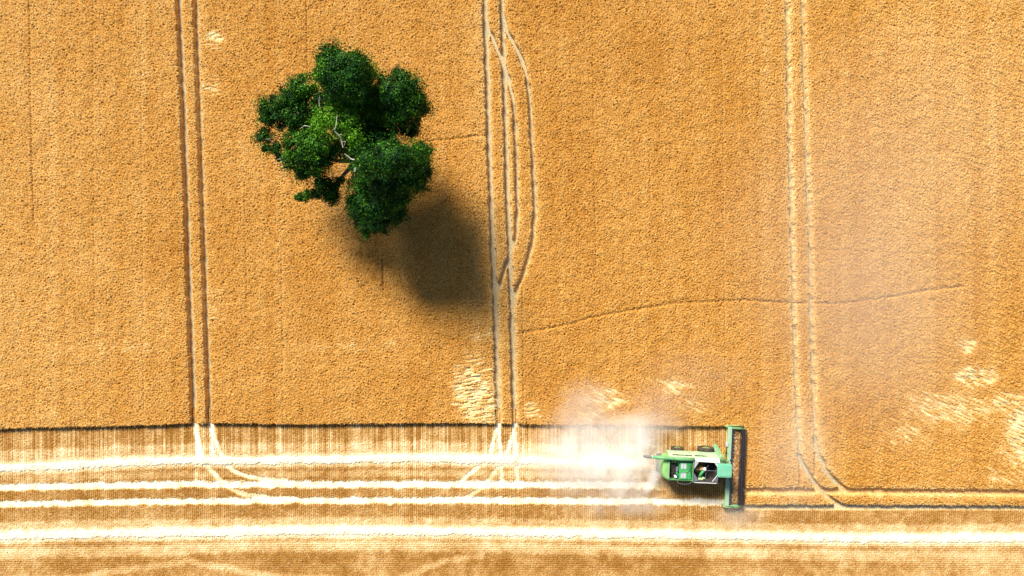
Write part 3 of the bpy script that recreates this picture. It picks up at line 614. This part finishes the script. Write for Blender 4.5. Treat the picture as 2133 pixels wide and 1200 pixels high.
# wheels
def wheel(x, y, r, w, s):
    wt = bpy.data.objects.new('wheel', None)
    bm = B(); n = 36; prof = [(-w/2,r*.62),(-w/2,r*.9),(-w/2+.05,r*.97),(w/2-.05,r*.97),(w/2,r*.9),(w/2,r*.62)]
    rings = [[bm.verts.new((x+rr*math.cos(2*math.pi*k/n), y+yy, r+rr*math.sin(2*math.pi*k/n))) for yy, rr in prof] for k in range(n)]
    for k in range(n):
        for j in range(len(prof)): bm.faces.new((rings[k][j], rings[(k+1)%n][j], rings[(k+1)%n][(j+1)%len(prof)], rings[k][(j+1)%len(prof)]))
    for k in range(26):                                  # chevron lugs
        for sd in (1, -1):
            a0 = 2*math.pi*(k+(.5 if sd > 0 else 0))/26; M_ = Matrix.Translation((x, y, r)) @ Matrix.Rotation(a0, 4, 'Y') @ Matrix.Translation((0, sd*w*.24, r*.975)) @ Matrix.Rotation(sd*.7, 4, 'Z')
            box(bm, -.028, .028, -w*.30, w*.30, -.02, .045, M_)
    ty = part('wheel', bm, rubber)
    bm = B(); tube(bm, [(x, y-w*.30, r), (x, y+w*.30, r)], r*.62, 24); part('rim', bm, yellow, .02, parent=ty)
    bm = B(); tube(bm, [(x, y+s*w*.3, r), (x, y+s*(w*.3+.14), r)], r*.2, 14); part('hub', bm, green, .02, parent=ty)
    bpy.data.objects.remove(wt)
wheel(2.08, 1.74, .93, .62, 1); wheel(2.08, -1.62, .93, .62, -1)
wheel(-1.22, 1.66, .70, .42, 1); wheel(-1.22, -1.56, .70, .42, -1)
bm = B(); tube(bm, [(2.08,-1.5,.93),(2.08,1.6,.93)], .14, 10); tube(bm, [(-1.22,-1.5,.7),(-1.22,1.6,.7)], .10, 10); pieces('axle', bm, black, comb)
# mud-dust caked on the tyre shoulders
# straw chopper and spreader at the rear
bm = B(); prism(bm, [(-3.7,-1.0),(-3.05,-1.1),(-3.05,1.1),(-3.7,1.0)], .75, [1.1,1.6,1.6,1.1]); part('straw_chopper', bm, black, .03)
bm = B()
for y_ in np.linspace(-.8,.8,7): box(bm, -4.0, -3.6, y_-.015, y_+.015, .8, 1.0)
pieces('spreader_fin', bm, orange, comb)
bm = B(); tube(bm, [(-3.1,-1.35,1.6),(-3.3,-1.5,1.6),(-3.55,-1.52,1.55)], .03, 6); box(bm, -3.62, -3.5, -1.72, -1.5, 1.4, 1.62); part('rear_lamp_bracket', bm, orange, .01)
# feeder house
bm = B(); extrude_x(bm, [(-.68,1.0),(.68,1.0),(.68,1.75),(-.68,1.75)], 3.1, 4.75)
for v in bm.verts:
    if v.co.x > 4: v.co.z -= .42
part('feeder_house', bm, green, .03)
# hydraulic lines and clutter between platform and header
bm = B()
for k, p in enumerate((((3.75,1.15,1.5),(4.1,1.5,1.6),(4.35,1.9,1.2)), ((3.8,1.05,1.5),(4.2,1.2,1.5),(4.5,1.4,1.25)), ((3.7,1.3,1.5),(3.95,1.75,1.5),(4.3,2.15,1.2)), ((4.0,1.0,1.6),(4.3,1.05,1.6),(4.5,1.1,1.3)))):
    tube(bm, p, .022, 6)
pieces('hydraulic_hose', bm, yellow, comb)
bm = B(); tube(bm, [(4.42,.95,1.3),(4.42,2.3,1.3)], .035, 8); box(bm, 4.30,4.46,1.5,1.62,1.2,1.42); box(bm, 4.28,4.42,1.15,1.3,1.2,1.45); part('drive_shaft', bm, black, .01)
# ---- header
HY0, HY1 = -4.78, 4.62
hdr = part('header', box(box(B(), 4.52, 4.90, HY0+.08, HY1-.05, .98, 1.28), 4.78, 4.86, HY0+.08, HY1-.05, .3, .98), mat('header_green', (.20,.46,.25), .42, 0, .08, 1.5, dust=.5, dustcol=(.66,.62,.42)), .04)
part('header_edge', box(B(), 4.905, 4.95, HY0+.1, HY1-.1, 1.0, 1.33), pgrey, .01, parent=hdr)
bm = B(); q = [(4.86,.45),(5.1,.18),(5.6,.15),(6.45,.22),(6.72,.26),(6.72,.22),(6.4,.16),(5.6,.09),(5.05,.1),(4.82,.4)]
lo = [bm.verts.new((p[0],HY0+.1,p[1])) for p in q]; hi = [bm.verts.new((p[0],HY1-.1,p[1])) for p in q]
for i in range(len(q)): j = (i+1)%len(q); bm.faces.new((lo[i],lo[j],hi[j],hi[i]))
bm.faces.new(lo); bm.faces.new(hi[::-1]); part('header_floor', bm, mat('worn_header_steel', (.10,.075,.05), .8, .1, .3, 4, dust=.4, dustcol=(.45,.27,.12)), parent=hdr)
bm = B()
tube(bm, [(5.22,HY0+.2,.62),(5.22,HY1-.2,.62)], .17, 14)
for s, y0, y1 in ((1, HY0+.25, -.6), (-1, HY1-.25, .6)):
    turns = 9; m = turns*14; prev = None
    for k in range(m+1):
        t = k/m; a = s*2*math.pi*turns*t; y_ = y0 + (y1-y0)*t; v = [bm.verts.new((5.22+rr*math.cos(a), y_, .62+rr*math.sin(a))) for rr in (.16,.33)]
        if prev: bm.faces.new((prev[0], prev[1], v[1], v[0]))
        prev = v
for k in range(6):
    a = k*1.1; tube(bm, [(5.22,-.5+.2*k,.62),(5.22+.3*math.cos(a),-.5+.2*k,.62+.3*math.sin(a))], .012, 5)
part('header_auger', bm, grey, parent=hdr)
# reel with six bats of spring tines
RX, RZ, RR = 6.40, 1.12, .33
bm = B(); tube(bm, [(RX,HY0+.15,RZ),(RX,HY1-.2,RZ)], .13, 10)
for yy in np.linspace(HY0+.3, HY1-.35, 7):
    for k in range(6):
        a = math.pi/3*k+.3; tube(bm, [(RX,yy,RZ),(RX+RR*math.cos(a),yy,RZ+RR*math.sin(a))], .018, 5)
reel = part('reel', bm, navy, parent=hdr)
for k in range(6):
    a = math.pi/3*k+.3; bx_, bz_ = RX+RR*math.cos(a), RZ+RR*math.sin(a)
    bm = B(); tube(bm, [(bx_,HY0+.2,bz_),(bx_,HY1-.25,bz_)], .034, 6)
    yy = HY0+.3
    while yy < HY1-.3:
        tube(bm, [(bx_,yy,bz_),(bx_+random.uniform(.0,.09),yy+random.uniform(-.02,.02),bz_-.26)], random.uniform(.012,.02), 4); yy += .08
    part('reel_bat', bm, navy, parent=reel)
# end dividers
def divider(y, s):
    o_ = [(4.32,y-.13*s),(4.36,y+.06*s),(4.6,y+.14*s),(5.9,y+.14*s),(6.25,y+.05*s),(6.9,y-.10*s),(6.9,y-.16*s),(6.2,y-.12*s),(5.9,y-.13*s)]
    if s < 0: o_ = [(a_, y-(b2-y)*.0+(b2-y)*.55) for a_, b2 in o_]
    bm = B(); prism(bm, o_ if s > 0 else o_[::-1], .2, [1.15,1.2,1.25,1.2,1.0,.35,.35,1.0,1.2] if s > 0 else [1.15,1.2,1.25,1.2,1.0,.35,.35,1.0,1.2][::-1])
    part('crop_divider', bm, mat('divider_green', (.20,.45,.20), .4, 0, .08, 2, dust=.5), .03, parent=hdr)
divider(HY1, 1); divider(HY0, -1)
for y_ in (HY1-.18, HY0+.14):
    bm = B(); tube(bm, [(4.9,y_,1.25),(5.8,y_,1.45),(RX+.15,y_,RZ+.05)], .045, 8); part('reel_arm', bm, green, parent=hdr)
bm = B(); box(bm, 6.66, 6.76, HY0+.15, HY1-.15, .2, .235)
yy = HY0+.2
while yy < HY1-.2: prism(bm, [(6.76,yy-.02),(6.92,yy),(6.76,yy+.02)], .2, .225); yy += .0762*2
part('cutter_bar', bm, grey, parent=hdr)
part('header_rod', tube(B(), [(4.42,HY1-.3,1.15),(4.42,2.75,1.15)], .022, 6), mat('cream_rod', (.75,.68,.45), .5, dust=.3), parent=hdr)
bm = B(); box(bm, 4.30, 4.55, 2.30, 2.75, 1.05, 1.42); part('header_gearbox', bm, pgrey, .03, parent=hdr)
part('header_cable', tube(B(), [(4.4,2.3,1.2),(4.43,2.0,1.25),(4.36,1.6,1.2),(4.4,1.2,1.3)], .03, 6), black, parent=hdr)

def local_to_world(x, y): c, s = math.cos(COMB_A), math.sin(COMB_A); return W0[0]+x*c-y*s, W0[1]+x*s+y*c
# cut wheat lying on the header floor
n = 9000; lx = np.random.uniform(5.35,6.75,n); ly = np.random.uniform(HY0+.3,HY1-.3,n)
wx, wy = local_to_world(lx, ly)
cut_m = mat('cut_wheat', (.44,.215,.065), .85, 0, .75, 4)
o = strands('cut_wheat', np.stack([wx,wy],1), np.random.normal(0,.6,n), np.random.uniform(.2,.5,n), np.random.uniform(.02,.045,n), np.random.uniform(.25,.55,n), cut_m, .25)
me_ = o.data; me_.materials.append(straw_plain)
me_.polygons.foreach_set('material_index', ((np.random.rand(n) < .12 + .4*np.exp(-((lx-5.55)/.12)**2)).astype(np.int32)))
tag(o, 'cut wheat lying on the harvester header floor behind the dark reel', 'cut wheat', kind='stuff')
# grain in the tank
gm = mat('wheat_grain', (.50,.29,.09), .9, 0, .35, 14)
bm = B(); nx_, ny_ = 30, 26; vs = []
for j in range(ny_):
    for i in range(nx_):
        lx_ = .12 + 2.62*i/(nx_-1); ly_ = -1.24 + 2.42*j/(ny_-1); dd = math.hypot(lx_-1.15, ly_+.1)
        z_ = 1.75 + 1.30*math.exp(-(dd/.50)**2) + random.uniform(-.015,.015); wx_, wy_ = local_to_world(lx_, ly_); vs.append(bm.verts.new((wx_, wy_, z_)))
for j in range(ny_-1):
    for i in range(nx_-1): bm.faces.new((vs[j*nx_+i], vs[j*nx_+i+1], vs[(j+1)*nx_+i+1], vs[(j+1)*nx_+i]))
o = obj('grain', bm, gm, smooth=True); tag(o, 'heap of wheat grain inside the open harvester tank', 'grain', kind='stuff')

# ================================================================== dust
def dust_mat():
    m = bpy.data.materials.new('dust'); m.use_nodes = True; n = m.node_tree.nodes; l = m.node_tree.links
    n.remove(n['Principled BSDF']); out = n['Material Output']
    sc = n.new('ShaderNodeVolumeScatter'); sc.inputs['Color'].default_value = (1.0,.92,.78,1); sc.inputs['Anisotropy'].default_value = -.3
    geo = n.new('ShaderNodeNewGeometry')
    # noise that breaks the puffs up
    no = n.new('ShaderNodeTexNoise'); no.inputs['Scale'].default_value = .30; no.inputs['Detail'].default_value = 6; no.inputs['Roughness'].default_value = .66; no.inputs['Distortion'].default_value = 1.1
    l.new(geo.outputs['Position'], no.inputs['Vector'])
    r = n.new('ShaderNodeMapRange'); r.inputs[1].default_value = .32; r.inputs[2].default_value = .66; r.inputs[3].default_value = .0; r.inputs[4].default_value = 1.75
    l.new(no.outputs['Fac'], r.inputs[0])
    total = None; thin = None
    # photo x, y, z, radii (m) x y z, density, broken up by noise?
    PUFFS = [(1318,945,1.5,2.8,4.4,1.8,.36,1),(1345,915,1.6,2.2,2.8,1.8,.16,1),(1374,962,1.2,.7,1.3,1.2,1.3,0),(1368,982,1.0,.7,1.0,1.0,1.4,0),(1361,996,.9,.6,.9,.9,1.4,0),(1354,1009,.8,.6,.8,.8,1.2,0),(1347,1020,.7,.6,.6,.7,.9,0),
             (1275,948,1.4,5.2,4.2,1.8,.36,1),(1270,950,1.2,6.8,3.8,1.4,.20,0),(1195,940,1.4,4.4,5.4,1.8,.36,1),(1310,885,1.6,7.0,2.0,1.8,.24,1),(1345,850,2.0,4,2.6,2.0,.04,1),
             (1222,845,1.8,3.8,3.4,2.0,.17,1),(1390,830,2.0,4.0,2.6,2.0,.03,1),(1290,1010,1.2,6.0,2.4,1.5,.20,1),(1270,1048,1.0,6.5,2.0,1.3,.18,1),(1340,1052,1.0,4,1.4,1.2,.12,1),(1150,960,1.2,4,4,1.6,.14,1),
             (1540,1076,1.0,3.5,1.6,1.2,.16,1),(1655,930,1.8,5.2,8,2.5,.060,0),(1810,690,2.5,14,14,3.0,.036,0),(1720,480,2.5,15,16,3.0,.022,0),(1450,790,2.2,8,4.5,2.5,.025,1),(1900,350,2.5,18,20,3,.022,0)]
    for px, py, z, rx, ry, rz, d_, br in PUFFS:
        c = W(px, py, z)
        s1 = n.new('ShaderNodeVectorMath'); s1.operation = 'SUBTRACT'; l.new(geo.outputs['Position'], s1.inputs[0]); s1.inputs[1].default_value = c
        s2 = n.new('ShaderNodeVectorMath'); s2.operation = 'MULTIPLY'; l.new(s1.outputs[0], s2.inputs[0]); s2.inputs[1].default_value = (1/rx, 1/ry, 1/rz)
        s3 = n.new('ShaderNodeVectorMath'); s3.operation = 'LENGTH'; l.new(s2.outputs[0], s3.inputs[0])
        mr = n.new('ShaderNodeMapRange'); mr.interpolation_type = 'SMOOTHSTEP'; mr.inputs[1].default_value = 1.25; mr.inputs[2].default_value = 0.05; mr.inputs[3].default_value = 0; mr.inputs[4].default_value = d_
        l.new(s3.outputs['Value'], mr.inputs[0])
        if br:
            if total is None: total = mr.outputs[0]
            else: a = n.new('ShaderNodeMath'); l.new(total, a.inputs[0]); l.new(mr.outputs[0], a.inputs[1]); total = a.outputs[0]
        else:
            if thin is None: thin = mr.outputs[0]
            else: a = n.new('ShaderNodeMath'); l.new(thin, a.inputs[0]); l.new(mr.outputs[0], a.inputs[1]); thin = a.outputs[0]
    mu = n.new('ShaderNodeMath'); mu.operation = 'MULTIPLY'; l.new(total, mu.inputs[0]); l.new(r.outputs[0], mu.inputs[1])
    a = n.new('ShaderNodeMath'); l.new(mu.outputs[0], a.inputs[0]); l.new(thin, a.inputs[1])
    l.new(a.outputs[0], sc.inputs['Density']); l.new(sc.outputs[0], out.inputs['Volume'])
    return m
bm = B(); x0, y1 = W(1020, 60, 0)[:2]; x1, y0 = W(2350, 1120, 0)[:2]; box(bm, x0, x1, y0, y1, .02, 6.0)
o = obj('dust_cloud', bm, dust_mat()); tag(o, 'pale dust drifting behind and above the green harvester', 'dust', kind='stuff')
